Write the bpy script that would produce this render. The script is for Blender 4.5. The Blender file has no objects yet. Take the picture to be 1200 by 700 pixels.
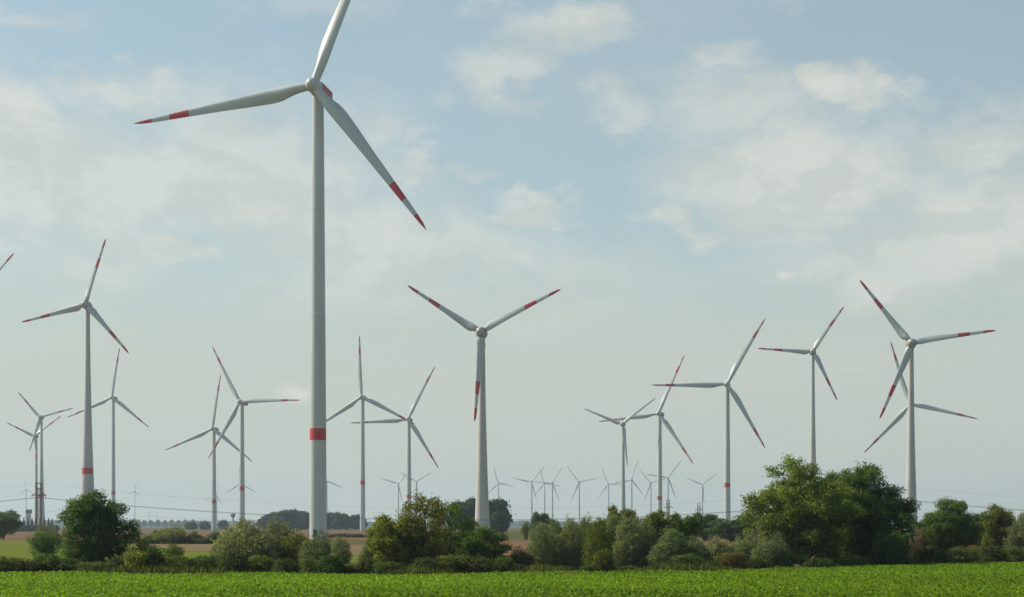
import bpy, math, random
import numpy as np
from mathutils import Matrix, Vector

# ------------------------------------------------------------------ camera
F = 2000.0            # focal length in photo pixels (1200 px wide)
HC = 4.5              # eye height above the plain
HORIZON = 616.0       # photo row of the horizon
sc = bpy.context.scene
C = sc.collection
cam_d = bpy.data.cameras.new('camera')
cam = bpy.data.objects.new('camera', cam_d); C.objects.link(cam)
cam.location = (0, 0, HC); cam.rotation_euler = (math.radians(90), 0, 0)
cam_d.sensor_width = 36; cam_d.lens = 36 * F / 1200
cam_d.shift_y = (HORIZON - 350) / 1200
cam_d.clip_start = 0.5; cam_d.clip_end = 30000
sc.camera = cam

def at(px, py, d):
    return Vector(((px - 600) / F * d, d, HC + (HORIZON - py) / F * d))
def gx(px, d): return (px - 600) / F * d
def gd(py): return F * HC / (py - HORIZON)      # distance of a ground point seen at row py

# ------------------------------------------------------------------ light, sky
SUN_EL, SUN_AZ = math.radians(40), math.radians(-74)   # azimuth from +Y (view), negative = left
sun_dir = Vector((math.sin(SUN_AZ) * math.cos(SUN_EL), math.cos(SUN_AZ) * math.cos(SUN_EL), math.sin(SUN_EL)))
sd = bpy.data.lights.new('sun', 'SUN'); sd.energy = 5.0; sd.angle = math.radians(0.53); sd.color = (1.0, 0.90, 0.74)
so = bpy.data.objects.new('sun', sd); C.objects.link(so)
so.rotation_euler = sun_dir.to_track_quat('Z', 'Y').to_euler(); so.location = (-60, 40, 120)
sc.view_settings.view_transform = 'Standard'; sc.view_settings.look = 'None'
sc.view_settings.exposure = 0.08; sc.view_settings.gamma = 1.0
sc.view_settings.use_curve_mapping = False
sc.render.engine = 'CYCLES'
sc.cycles.max_bounces = 6; sc.cycles.transparent_max_bounces = 4; sc.cycles.volume_bounces = 0
sc.cycles.use_denoising = True; sc.cycles.denoiser = 'OPENIMAGEDENOISE'; sc.cycles.denoising_prefilter = 'NONE'
sc.cycles.sample_clamp_indirect = 4

class NT:
    """thin wrapper for building node trees"""
    def __init__(s, tree): s.t = tree; s.n = tree.nodes; s.l = tree.links
    def new(s, typ, **kw):
        nd = s.n.new(typ)
        for k, v in kw.items(): setattr(nd, k, v)
        return nd
    def put(s, sock, v):
        if v is None: return
        if hasattr(v, 'is_output'): s.l.new(v, sock)
        else: sock.default_value = v
    def m(s, op, a, b=None, c=None, clamp=False):
        nd = s.new('ShaderNodeMath', operation=op); nd.use_clamp = clamp
        for i, v in enumerate((a, b, c)): s.put(nd.inputs[i], v)
        return nd.outputs[0]
    def vm(s, op, a, b=None):
        nd = s.new('ShaderNodeVectorMath', operation=op)
        for i, v in enumerate((a, b)): s.put(nd.inputs[i], v)
        return nd.outputs[1] if op in ('LENGTH', 'DISTANCE', 'DOT_PRODUCT') else nd.outputs[0]
    def smooth(s, v, a, b, lo=0.0, hi=1.0):
        nd = s.new('ShaderNodeMapRange', interpolation_type='SMOOTHSTEP')
        for i, x in enumerate((v, a, b, lo, hi)): s.put(nd.inputs[i], x)
        return nd.outputs[0]
    def noise(s, vec, scale, detail=6, rough=0.55, dist=0.0):
        nd = s.new('ShaderNodeTexNoise'); s.put(nd.inputs['Vector'], vec)
        nd.inputs['Scale'].default_value = scale; nd.inputs['Detail'].default_value = detail
        nd.inputs['Roughness'].default_value = rough; nd.inputs['Distortion'].default_value = dist
        return nd.outputs[0]
    def mix(s, f, a, b, blend='MIX'):
        nd = s.new('ShaderNodeMix', data_type='RGBA', blend_type=blend)
        s.put(nd.inputs[0], f); s.put(nd.inputs[6], a); s.put(nd.inputs[7], b)
        return nd.outputs[2]

SKY_STRENGTH = 0.10
w = bpy.data.worlds.new('World'); sc.world = w; w.use_nodes = True
N = NT(w.node_tree); N.n.clear()
direc = N.vm('NORMALIZE', N.new('ShaderNodeTexCoord').outputs['Generated'])
sep = N.new('ShaderNodeSeparateXYZ'); N.l.new(direc, sep.inputs[0])
zc = N.m('MAXIMUM', sep.outputs[2], 0.012)
comb = N.new('ShaderNodeCombineXYZ')
N.l.new(sep.outputs[0], comb.inputs[0]); N.l.new(sep.outputs[1], comb.inputs[1]); N.l.new(zc, comb.inputs[2])
sky = N.new('ShaderNodeTexSky', sky_type='NISHITA'); sky.sun_disc = False
sky.sun_elevation = SUN_EL; sky.sun_rotation = SUN_AZ
sky.air_density = 1.0; sky.dust_density = 1.4; sky.ozone_density = 1.6; sky.altitude = 50
N.l.new(N.vm('NORMALIZE', comb.outputs[0]), sky.inputs[0])
base = N.mix(1.0, sky.outputs[0], (1.00, 1.27, 1.22, 1), 'MULTIPLY')
# high thin veil that thickens towards the horizon
flat = N.new('ShaderNodeCombineXYZ')
den = N.m('ADD', zc, 0.10)
N.l.new(N.m('DIVIDE', sep.outputs[0], den), flat.inputs[0]); N.l.new(N.m('DIVIDE', sep.outputs[1], den), flat.inputs[1])
n_big = N.noise(flat.outputs[0], 0.55, 6, 0.55, 0.3)
VEIL = (5.4, 5.75, 5.05, 1)
CLOUD = (7.1, 7.05, 6.35, 1)
CLOUD_SHADE = (6.05, 6.2, 5.6, 1)
veil = N.m('MULTIPLY', N.m('MAXIMUM', N.smooth(zc, 0.27, 0.07), N.smooth(zc, 0.7, 0.15, 0.0, 0.5)), N.smooth(n_big, 0.2, 0.7, 0.82, 1.0))
c1 = N.mix(veil, base, VEIL)
# ... and the banks seen in this part of it: direction (photo px), half sizes, weight
sc3 = N.vm('MULTIPLY', direc, (1.0, 1.0, 1.75))
tex = N.noise(sc3, 13.0, 12, 0.60, 0.35)
tex2 = N.noise(N.vm('ADD', sc3, (-0.010, 0.0, 0.022)), 13.0, 12, 0.60, 0.35)
fine = N.noise(sc3, 4.0, 9, 0.62, 0.8)
banks = [(660, 35, 110, 60, .88), (585, 80, 62, 66, .82), (0, 160, 170, 80, 1.0), (70, 230, 300, 150, .95), (260, 200, 260, 130, .95), (194, 293, 46, 24, 1.35), (150, 105, 130, 40, .80),
         (238, 301, 28, 14, 1.1), (1008, 92, 85, 45, 1.0), (950, 205, 240, 110, .95), (725, 135, 80, 36, .62), (890, 130, 200, 60, .70),
         (1150, 260, 240, 120, .90), (1160, 150, 170, 70, .8), (612, 245, 100, 30, .8), (800, 268, 80, 30, .75), (640, 330, 400, 90, .5),
         (470, 195, 70, 40, .75), (556, 192, 62, 22, .62), (338, 456, 30, 13, 1.25), (918, 322, 20, 10, .95),
         (850, 82, 80, 36, .68), (430, 290, 320, 110, .78), (1050, 310, 240, 70, .8), (-140, 150, 260, 150, .85), (1380, 200, 260, 150, .85), (350, 20, 180, 40, .5), (40, 15, 90, 35, .58)]
cover = N.smooth(n_big, 0.30, 0.75, 0.0, 0.42)
wn = N.new('ShaderNodeTexNoise'); N.l.new(sc3, wn.inputs['Vector']); wn.inputs['Scale'].default_value = 12.0
wn.inputs['Detail'].default_value = 8; wn.inputs['Roughness'].default_value = 0.62
warped = N.vm('ADD', direc, N.vm('MULTIPLY', N.vm('SUBTRACT', wn.outputs['Color'], (.5, .5, .5)), (0.16, 0.0, 0.11)))
warp_s = N.vm('ADD', direc, N.vm('MULTIPLY', N.vm('SUBTRACT', wn.outputs['Color'], (.5, .5, .5)), (0.03, 0.0, 0.02)))
for px, py, rx, ry, wt in banks:
    c = Vector(((px - 600) / F, 1.0, (HORIZON - py) / F)); c.normalize()
    dv = N.vm('MULTIPLY', N.vm('SUBTRACT', warp_s if rx < 61 else warped, tuple(c)), (F / rx, F / rx, F / ry))
    cover = N.m('MAXIMUM', cover, N.m('MULTIPLY', N.smooth(N.vm('LENGTH', dv), 1.35, 0.0), wt))
dens = N.m('ADD', N.m('ADD', N.m('MULTIPLY', cover, 0.60), N.m('MULTIPLY', N.m('SUBTRACT', tex, 0.5), 1.5)), N.m('MULTIPLY', N.m('SUBTRACT', fine, 0.5), 0.5))
crisp = N.smooth(dens, 0.28, 0.74, 0.0, 0.66)
broad = N.m('MULTIPLY', N.smooth(cover, 0.15, 1.0), N.smooth(fine, 0.25, 0.65, 0.55, 0.85))
tot = N.m('MAXIMUM', crisp, broad)
lit = N.smooth(N.m('SUBTRACT', tex, tex2), -0.07, 0.07)
cl = N.mix(lit, CLOUD_SHADE, CLOUD)
skyc = N.mix(tot, c1, cl)
bg = N.new('ShaderNodeBackground'); N.l.new(skyc, bg.inputs[0]); bg.inputs[1].default_value = SKY_STRENGTH
wo = N.new('ShaderNodeOutputWorld'); N.l.new(bg.outputs[0], wo.inputs[0])

# ------------------------------------------------------------------ helpers
def prop(o, label=None, cat=None, group=None, kind=None):
    if label: o['label'] = label
    if cat: o['category'] = cat
    if group: o['group'] = group
    if kind: o['kind'] = kind
    return o
def link(name, me, material=None, parent=None):
    if material is not None and not me.materials: me.materials.append(material)
    o = bpy.data.objects.new(name, me); C.objects.link(o)
    if parent: o.parent = parent
    return o
def empty(name, loc=(0, 0, 0), rz=0):
    o = bpy.data.objects.new(name, None); C.objects.link(o)
    o.location = loc; o.rotation_euler = (0, 0, rz); o.empty_display_size = 0.5
    return o
def mesh_np(name, verts, faces, smooth=False):
    """verts (n,3), faces (m,k) arrays of one face size"""
    me = bpy.data.meshes.new(name)
    verts = np.asarray(verts, np.float32); faces = np.asarray(faces, np.int32)
    m, k = faces.shape
    me.vertices.add(len(verts)); me.vertices.foreach_set('co', verts.ravel())
    me.loops.add(m * k); me.loops.foreach_set('vertex_index', faces.ravel())
    me.polygons.add(m); me.polygons.foreach_set('loop_start', np.arange(m, dtype=np.int32) * k)
    me.polygons.foreach_set('loop_total', np.full(m, k, np.int32))
    if smooth: me.polygons.foreach_set('use_smooth', np.ones(m, bool))
    me.update(calc_edges=True)
    return me
class MB:
    """collects simple solids into one mesh"""
    def __init__(s): s.v = []; s.f = []
    def box(s, c, size):
        b = len(s.v); hx, hy, hz = (x / 2 for x in size)
        for dx in (-hx, hx):
            for dy in (-hy, hy):
                for dz in (-hz, hz): s.v.append((c[0] + dx, c[1] + dy, c[2] + dz))
        for q in ((0, 1, 3, 2), (4, 6, 7, 5), (0, 4, 5, 1), (2, 3, 7, 6), (0, 2, 6, 4), (1, 5, 7, 3)):
            s.f.append(tuple(b + i for i in q))
    def tube(s, pts, rad, n=8, cap=True):
        pts = [Vector(p) for p in pts]; b = len(s.v)
        for i, p in enumerate(pts):
            t = (pts[min(i + 1, len(pts) - 1)] - pts[max(i - 1, 0)]).normalized()
            a = t.cross(Vector((0, 1, 0)) if abs(t.y) < .9 else Vector((1, 0, 0))).normalized(); c = t.cross(a)
            r = rad[i] if hasattr(rad, '__len__') else rad
            for k in range(n):
                an = 2 * math.pi * k / n
                s.v.append(tuple(p + a * (r * math.cos(an)) + c * (r * math.sin(an))))
        for i in range(len(pts) - 1):
            for k in range(n):
                s.f.append((b + i * n + k, b + i * n + (k + 1) % n, b + (i + 1) * n + (k + 1) % n, b + (i + 1) * n + k))
        if cap:
            s.f.append(tuple(b + k for k in reversed(range(n)))); e = b + (len(pts) - 1) * n
            s.f.append(tuple(e + k for k in range(n)))
    def lathe(s, prof, n=40, axis='z', cap=True):
        b = len(s.v)
        for r, h in prof:
            for k in range(n):
                an = 2 * math.pi * k / n
                if axis == 'z': s.v.append((r * math.cos(an), r * math.sin(an), h))
                else: s.v.append((r * math.cos(an), h, -r * math.sin(an)))
        for i in range(len(prof) - 1):
            for k in range(n):
                s.f.append((b + i * n + k, b + i * n + (k + 1) % n, b + (i + 1) * n + (k + 1) % n, b + (i + 1) * n + k))
        if cap:
            s.f.append(tuple(b + k for k in reversed(range(n)))); e = b + (len(prof) - 1) * n
            s.f.append(tuple(e + k for k in range(n)))
    def mesh(s, name, smooth=None):
        me = bpy.data.meshes.new(name); me.from_pydata(s.v, [], s.f); me.update()
        if smooth is not None:
            me.polygons.foreach_set('use_smooth', np.ones(len(me.polygons), bool))
            me.set_sharp_from_angle(angle=math.radians(smooth))
        return me
    def build(s, name, material, parent=None, smooth=None):
        return link(name, s.mesh(name, smooth), material, parent)

def principled(name, color, rough=0.6, vary=0.0, scale=1.0, stretch=(1, 1, 1), color2=None, bump=0.0, spec=0.5):
    m = bpy.data.materials.new(name); m.use_nodes = True
    n = NT(m.node_tree); bs = n.n['Principled BSDF']
    bs.inputs['Roughness'].default_value = rough; bs.inputs['Specular IOR Level'].default_value = spec
    col = (*color, 1)
    if vary or color2:
        tc = n.new('ShaderNodeTexCoord').outputs['Object']
        v = n.vm('MULTIPLY', tc, stretch)
        ns = n.noise(v, scale, 6, 0.6)
        f = n.smooth(ns, 0.32, 0.68)
        c2 = (*color2, 1) if color2 else tuple(x * (1 - vary) for x in color) + (1,)
        n.put(bs.inputs['Base Color'], n.mix(f, c2, col))
        if bump:
            b = n.new('ShaderNodeBump'); b.inputs['Strength'].default_value = bump
            n.l.new(ns, b.inputs['Height']); n.l.new(b.outputs[0], bs.inputs['Normal'])
    else: bs.inputs['Base Color'].default_value = col
    return m

M = {}
M['paint'] = principled('turbine_paint', (0.49, 0.525, 0.50), 0.40, 0.16, 0.5, (1, 1, .06))
M['concrete'] = principled('concrete_tower_paint', (0.47, 0.47, 0.43), 0.6, 0.14, 0.4, (1, 1, .15))
M['green_paint'] = principled('green_base_paint', (0.40, 0.47, 0.24), 0.6, 0.1, 0.5)
M['egg'] = principled('egg_nacelle_paint', (0.42, 0.40, 0.38), 0.4, 0.12, 0.6)
M['red'] = principled('signal_red_paint', (0.52, 0.032, 0.042), 0.5, 0.22, 1.1)
M['dark'] = principled('dark_metal', (0.06, 0.065, 0.07), 0.55, 0.2, 2)
M['flange'] = principled('flange_paint', (0.40, 0.42, 0.40), 0.5, 0.2, 1)
M['seal'] = principled('blade_root_seal', (0.20, 0.20, 0.20), 0.6, 0.2, 2)
M['galv'] = principled('weathered_lattice_steel', (0.17, 0.15, 0.14), 0.6, 0.25, 1)
M['wire'] = principled('wire_metal', (0.045, 0.05, 0.05), 0.6, 0.2, .2)
M['insul'] = principled('insulator_porcelain', (0.16, 0.09, 0.06), 0.35, 0.2, 3)
M['bark'] = principled('bark', (0.085, 0.068, 0.05), 0.9, 0.4, 6, (1, 1, .2), bump=0.4)
M['pale_wall'] = principled('pale_render_wall', (0.55, 0.55, 0.52), 0.8, 0.15, 0.4)

# ------------------------------------------------------------------ the plain and its fields
def sheet(name, pts, z, material, label, cat):
    me = bpy.data.meshes.new(name); me.from_pydata([(x, y, z) for x, y in pts], [], [tuple(range(len(pts)))]); me.update()
    o = link(name, me, material); prop(o, label, None, None, 'structure'); return o
def px_poly(pp): return [(gx(x, gd(y)), gd(y)) for x, y in pp]
def field_mat(name, c1, c2, c3, scale, stretch, ang=0.0):
    m = bpy.data.materials.new(name); m.use_nodes = True; n = NT(m.node_tree); bs = n.n['Principled BSDF']
    bs.inputs['Roughness'].default_value = 1.0; bs.inputs['Specular IOR Level'].default_value = 0.0
    mp = n.new('ShaderNodeMapping'); n.l.new(n.new('ShaderNodeTexCoord').outputs['Object'], mp.inputs[0])
    mp.inputs['Rotation'].default_value = (0, 0, ang); mp.inputs['Scale'].default_value = (*stretch, 1)
    a = n.noise(mp.outputs[0], scale, 8, 0.62, 0.2); b = n.noise(mp.outputs[0], scale * 7.3, 5, 0.65)
    c = n.mix(n.smooth(a, .34, .66), (*c1, 1), (*c2, 1)); c = n.mix(n.smooth(b, .42, .72, 0, .75), c, (*c3, 1))
    n.put(bs.inputs['Base Color'], c)
    bp = n.new('ShaderNodeBump'); bp.inputs['Strength'].default_value = .5; bp.inputs['Distance'].default_value = .2
    n.l.new(b, bp.inputs['Height']); n.l.new(bp.outputs[0], bs.inputs['Normal'])
    return m
M['plain'] = field_mat('dry_grass_land', (0.115, 0.10, 0.045), (0.075, 0.085, 0.032), (0.14, 0.12, 0.06), .02, (1, .5))
M['plough'] = field_mat('ploughed_soil', (0.150, 0.095, 0.060), (0.185, 0.118, 0.074), (0.12, 0.082, 0.055), .02, (1, .2), .2)
M['plough2'] = field_mat('red_brown_soil', (0.18, 0.095, 0.056), (0.20, 0.115, 0.07), (0.12, 0.075, 0.05), .03, (1, .3))
M['meadow'] = field_mat('bright_meadow', (0.125, 0.160, 0.026), (0.10, 0.145, 0.024), (0.17, 0.14, 0.05), .10, (1, .10), 1.0)
M['stubble'] = field_mat('stubble', (0.18, 0.125, 0.075), (0.15, 0.125, 0.06), (0.20, 0.15, 0.09), .04, (1, .3))
M['olive'] = field_mat('olive_grass', (0.085, 0.088, 0.036), (0.10, 0.10, 0.045), (0.07, 0.075, 0.035), .02, (1, .4))
GX, GY0, GY1 = 6800, -240, 9300
sheet('ground', [(-GX, GY0), (GX, GY0), (GX, GY1), (-GX, GY1)], 0, M['plain'], 'wide flat farmland of dry grass running to the horizon', 'ground')
sheet('ploughed_field', px_poly([(-900, 634), (240, 634), (440, 634), (560, 633), (560, 622), (-900, 622)]), .02, M['plough'],
      'brown ploughed field far behind the trees at left and centre', 'field')
sheet('far_grass_field', px_poly([(-500, 621.6), (250, 621.6), (300, 619), (-500, 619)]), .02, M['olive'], 'dull green field strip beyond the ploughed field', 'field')
sheet('olive_field', px_poly([(160, 630), (210, 630), (210, 625.5), (150, 625.5)]), .04, M['olive'], 'olive grass patch in the ploughed field behind round bushes', 'field')
sheet('meadow', px_poly([(-700, 634.3), (120, 634.3), (175, 641), (215, 645.5), (262, 648), (420, 652), (420, 659), (-700, 659)]), .02, M['meadow'],
      'bright green meadow behind the dark hedge at left', 'meadow')
sheet('stubble_field', px_poly([(120, 634.3), (262, 637.5), (430, 639), (430, 652), (420, 652), (262, 648), (215, 645.5), (175, 641)]), .04, M['stubble'],
      'tan stubble field strip beside the bright meadow', 'field')
sheet('red_field', px_poly([(431, 634.5), (1900, 634.5), (1900, 655), (431, 655)]), .02, M['plough2'], 'red brown ploughed field behind the willows', 'field')
sheet('far_red_field', px_poly([(562, 632), (1900, 632), (1900, 622), (562, 622)]), .02, M['olive'], 'olive grassland behind the willow row at right', 'field')

# near crop field: its far edge runs obliquely
EDGE = [(px, F * (HC - .4) / (py - HORIZON)) for px, py in ((-700, 669), (0, 670), (300, 671.5), (560, 671.5), (800, 668), (1020, 663), (1200, 657.5), (1500, 650))]
EX = np.array([gx(p, d) for p, d in EDGE]); ED = np.array([d for p, d in EDGE])
def edge(x): return np.interp(x, EX, ED)
pts = [(EX[0], -60)] + list(zip(EX, ED))[0:] + [(EX[-1], -60)]
M['crop_soil'] = field_mat('crop_soil', (0.085, 0.125, 0.010), (0.065, 0.105, 0.010), (0.11, 0.14, 0.02), .6, (1, .6))
sheet('crop_field', pts, .03, M['crop_soil'], 'near field of low bright green leafy crop', 'field')

# ------------------------------------------------------------------ foliage materials
def leaf_material(name, use_object=True, color=None, rough=.6, transl=.46, spec=.12, lo=.5, hi=1.85, warm=(1.15, 1.02, .75)):
    m = bpy.data.materials.new(name); m.use_nodes = True; n = NT(m.node_tree); bs = n.n['Principled BSDF']
    a = n.new('ShaderNodeAttribute', attribute_type='GEOMETRY', attribute_name='tint').outputs['Fac']
    b = n.new('ShaderNodeAttribute', attribute_type='GEOMETRY', attribute_name='warm').outputs['Fac']
    base = n.new('ShaderNodeObjectInfo').outputs['Color'] if use_object else (*color, 1)
    g = n.m('ADD', n.m('MULTIPLY', a, hi - lo), lo)
    gc = n.new('ShaderNodeCombineXYZ')
    for i in range(3): n.l.new(g, gc.inputs[i])
    c = n.mix(1.0, base, gc.outputs[0], 'MULTIPLY')
    cw = n.mix(1.0, c, (*warm, 1), 'MULTIPLY')
    c = n.mix(b, c, cw)
    n.put(bs.inputs['Base Color'], c); bs.inputs['Roughness'].default_value = rough; bs.inputs['Specular IOR Level'].default_value = spec
    tr = n.new('ShaderNodeBsdfTranslucent'); n.put(tr.inputs[0], n.mix(1.0, c, (1.5, 1.5, .6, 1), 'MULTIPLY'))
    ms = n.new('ShaderNodeMixShader'); ms.inputs[0].default_value = transl
    n.l.new(bs.outputs[0], ms.inputs[1]); n.l.new(tr.outputs[0], ms.inputs[2])
    n.l.new(ms.outputs[0], n.n['Material Output'].inputs[0])
    return m
M['leaf'] = leaf_material('tree_leaves')
M['crop'] = leaf_material('crop_leaves', False, (0.130, 0.228, 0.012), .55, .44, .14, .34, 1.65, (1.5, 1.2, 1.4))
M['weed'] = leaf_material('dry_weeds', False, (0.070, 0.090, 0.022), .7, .35, .1, .5, 1.6, (1.3, 1.05, .9))

def leaf_mesh(name, pos, nrm, up, L, W, tint, warm, fold=.18):
    """diamond shaped leaf faces: pos centre, nrm facing, up = long axis"""
    n = len(pos)
    side = np.cross(up, nrm); side /= np.linalg.norm(side, axis=1, keepdims=True) + 1e-9
    up = np.cross(nrm, side)
    L = np.asarray(L).reshape(-1, 1); W = np.asarray(W).reshape(-1, 1)
    v = np.empty((n, 4, 3), np.float32)
    v[:, 0] = pos - up * L * .5; v[:, 1] = pos - side * W * .5 + nrm * L * fold
    v[:, 2] = pos + up * L * .5; v[:, 3] = pos + side * W * .5 + nrm * L * fold
    me = mesh_np(name, v.reshape(-1, 3), np.arange(n * 4).reshape(n, 4))
    for nm, arr in (('tint', tint), ('warm', warm)):
        at_ = me.attributes.new(nm, 'FLOAT', 'FACE'); at_.data.foreach_set('value', np.asarray(arr, np.float32))
    return me
def unit(rng, n):
    v = rng.normal(size=(n, 3)); return v / np.linalg.norm(v, axis=1, keepdims=True)

def crown(name, lobes, dens, per, spread, L, W, rng, upbias=0.0, inner=.2, warm=.25, shell=(.74, 1.06), out=.9):
    """lobes (x,y,z,rx,ry,rz); dens sprigs per m2 of lobe skin; per leaves each"""
    P, O, Tn, Wm = [], [], [], []
    lob = np.array(lobes)
    for i, (x, y, z, rx, ry, rz) in enumerate(lobes):
        p = 1.6; area = 4 * math.pi * (((rx * ry) ** p + (rx * rz) ** p + (ry * rz) ** p) / 3) ** (1 / p)
        k = max(6, int(area * dens * rng.uniform(.8, 1.15)))
        d = unit(rng, k)
        ph = rng.uniform(0, 6.28, 3)
        bump = 1 + .12 * np.sin(5 * d[:, 0] + ph[0]) * np.sin(4 * d[:, 1] + ph[1]) + .1 * np.sin(6 * d[:, 2] + ph[2])
        r = rng.uniform(shell[0], shell[1], k); q = rng.random(k) < inner
        r[q] = rng.uniform(.3, .75, q.sum())
        sh = rng.random(k) < .14; r[sh] *= rng.uniform(1.08, 1.5, sh.sum()); r *= bump
        pt = np.array([x, y, z]) + d * r[:, None] * np.array([rx, ry, rz])
        rel = (pt[:, None, :] - lob[None, :, :3]) / lob[None, :, 3:]
        ins = (np.linalg.norm(rel, axis=2) < .55); ins[:, i] = False
        keep = (~ins.any(1)) & (pt[:, 2] > .03)
        pt, d = pt[keep], d[keep]
        lt = rng.uniform(-.16, .16)
        P.append(np.repeat(pt, per, 0)); O.append(np.repeat(d, per, 0))
        Tn.append(np.repeat(.5 + lt + rng.normal(0, .10, len(pt)), per)); Wm.append(np.repeat(np.clip(rng.normal(warm, .2, len(pt)) + lt, 0, 1), per))
    P = np.concatenate(P); O = np.concatenate(O); Tn = np.concatenate(Tn); Wm = np.concatenate(Wm); n = len(P)
    P = P + rng.normal(0, spread, (n, 3)) * np.array([1, 1, .8])
    nr = O * out + unit(rng, n) * .9 + np.array([0, 0, .25]); nr /= np.linalg.norm(nr, axis=1, keepdims=True)
    up = unit(rng, n) + np.array([0, 0, upbias]) + O * .3
    s = rng.uniform(.7, 1.25, n)
    ok = P[:, 2] > .02
    return leaf_mesh(name, P[ok], nr[ok], up[ok], (L * s)[ok], (W * s)[ok], np.clip(Tn + rng.normal(0, .12, n), 0, 1)[ok], Wm[ok])

def limbs(name, lobes, h, r0, rng, fork=.35, twigs=3, lean=.04):
    b = MB(); top = Vector((rng.uniform(-.4, .4), rng.uniform(-.4, .4), h * .78))
    tp = [Vector((0, 0, -.15)), Vector((rng.normal(0, lean * h * .3), rng.normal(0, lean * h * .3), h * fork * .6)),
          Vector((rng.normal(0, lean * h * .5), 0, h * .55)), top]
    b.tube(tp, [r0 * 1.25, r0, r0 * .6, r0 * .15], 8)
    for i, (x, y, z, rx, ry, rz) in enumerate(lobes):
        c = Vector((x, y, z)); t = rng.uniform(.25, .75) * min(1, max(.25, z / h))
        zz = max(.1, t * z * .9); f = min(1, zz / (h * .55))
        a = tp[0].lerp(tp[2], f); a.z = zz
        mid = a.lerp(c, .5) + Vector((rng.normal(0, .15), rng.normal(0, .15), .06 * h * rng.random()))
        rr = r0 * .38 * (1 - .5 * f)
        b.tube([a, mid, c], [rr, rr * .7, rr * .35], 5, False)
        for k in range(twigs):
            u = unit(rng, 1)[0]; e = c + Vector((u[0] * rx, u[1] * ry, abs(u[2]) * rz)) * .85
            b.tube([c, c.lerp(e, .5) + Vector((0, 0, .1)), e], [rr * .35, rr * .22, .012], 4, False)
    return b.mesh(name, 60)

def lobes_round(h, wd, n, rng, low=.12, rad=(.17, .26), top=1.0, flat=.85):
    out = []; tries = 0
    cz = h * (low + (1 - low) * .5); rz = h * (1 - low) * .5
    while len(out) < n and tries < 4000:
        tries += 1
        d = unit(rng, 1)[0]; r = rng.uniform(.08, .95) ** .5
        R = rng.uniform(*rad) * wd
        zf = d[2] * r
        tap = 1.0 - .10 * max(0, zf) ** 2
        p = np.array([d[0] * r * (wd / 2 - R * .7) * tap * 1.15, d[1] * r * (wd / 2 - R * .7) * tap * 1.15, cz + zf * (rz - R * .55) * 1.12])
        if any(np.linalg.norm((p - q[:3])) < .60 * (R + q[3]) for q in out): continue
        out.append((p[0], p[1], max(p[2], R * .6), R, R, R * flat))
    return out
def lobes_willow(h, wd, n, rng, rad=(.10, .165)):
    out = []; tries = 0
    while len(out) < n and tries < 3000:
        tries += 1
        an = rng.uniform(0, 6.283); rr = (rng.random() ** .5) * .78
        R = rng.uniform(*rad) * wd; zt = h * (1 - .58 * rr ** 1.4) * rng.uniform(.22, 1.0) ** .8
        Rz = R * rng.uniform(1.2, 1.9)
        p = np.array([math.cos(an) * rr * (wd / 2 - R * .3), math.sin(an) * rr * (wd / 2 - R * .3), max(Rz * .7, zt - Rz)])
        if any(np.linalg.norm((p - q[:3]) / np.array([R + q[3], R + q[4], Rz + q[5]])) < .40 for q in out): continue
        out.append((*p, R, R, Rz))
    return out
def lobes_bush(h, wd, n, rng):
    out = []
    for k in range(n):
        an = rng.uniform(0, 6.283); rr = (rng.random() ** .5) * .72; R = rng.uniform(.2, .3) * wd
        zz = h * (1 - .55 * rr ** 2) * rng.uniform(.55, 1) - R * .7
        out.append((math.cos(an) * rr * (wd / 2 - R * .5), math.sin(an) * rr * (wd / 2 - R * .5), max(zz, R * .35), R, R, R * .85))
    return out

# ------------------------------------------------------------------ plant kinds: (crown mesh, trunk mesh, nominal w, nominal h)
KIND = {}
def kind(name, seed, h, wd, lob, r0, twigs=3, **kw):
    rng = np.random.default_rng(seed)
    lb = lob(rng)
    cm = crown(name + '_crown', lb, rng=rng, **kw); tm = limbs(name + '_trunk', lb, h, r0, rng, twigs=twigs)
    co = np.empty(len(cm.vertices) * 3, np.float32); cm.vertices.foreach_get('co', co); co = co.reshape(-1, 3)
    KIND[name] = (cm, tm, float(np.percentile(np.abs(co[:, 0]), 99) * 2), float(np.percentile(co[:, 2], 99.9)))
BL = dict(dens=6.6, per=9, spread=.20, L=.25, W=.14, inner=.12)
kind('oak_a', 11, 11, 11, lambda r: lobes_round(11, 11, 84, r, .01, (.065, .12), flat=.72), .22, **BL)
kind('oak_b', 22, 11, 10, lambda r: lobes_round(11, 10, 74, r, .01, (.08, .13), flat=.7), .22, **BL)
kind('walnut', 33, 8, 8.4, lambda r: lobes_round(8, 8.4, 58, r, .0, (.08, .13), flat=.7), .16, dens=7.5, per=9, spread=.17, L=.25, W=.13, inner=.1)
kind('maple', 44, 7, 6.4, lambda r: lobes_round(7, 6.4, 40, r, .03, (.09, .15), flat=.75), .12, dens=10, per=8, spread=.15, L=.23, W=.14)
kind('airy', 55, 8, 6.5, lambda r: lobes_round(8, 6.5, 46, r, .06, (.07, .12), flat=.7), .12, dens=6.0, per=7, spread=.18, L=.24, W=.13, inner=.1)
WL = dict(dens=13.0, per=8, spread=.11, L=.20, W=.065, upbias=.9, warm=.12, out=.6)
kind('willow_a', 66, 5.2, 6.2, lambda r: lobes_willow(5.2, 6.2, 64, r), .12, **WL)
kind('willow_b', 77, 5.5, 3.2, lambda r: lobes_willow(5.5, 3.2, 24, r, (.15, .23)), .09, **WL)
kind('willow_c', 88, 5.5, 3.6, lambda r: lobes_willow(5.5, 3.6, 26, r, (.14, .22)), .09, **WL)
kind('willow_d', 99, 4, 4.2, lambda r: lobes_willow(4, 4.2, 44, r), .09, **WL)
BU = dict(dens=12, per=8, spread=.14, L=.17, W=.095, twigs=2)
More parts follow.
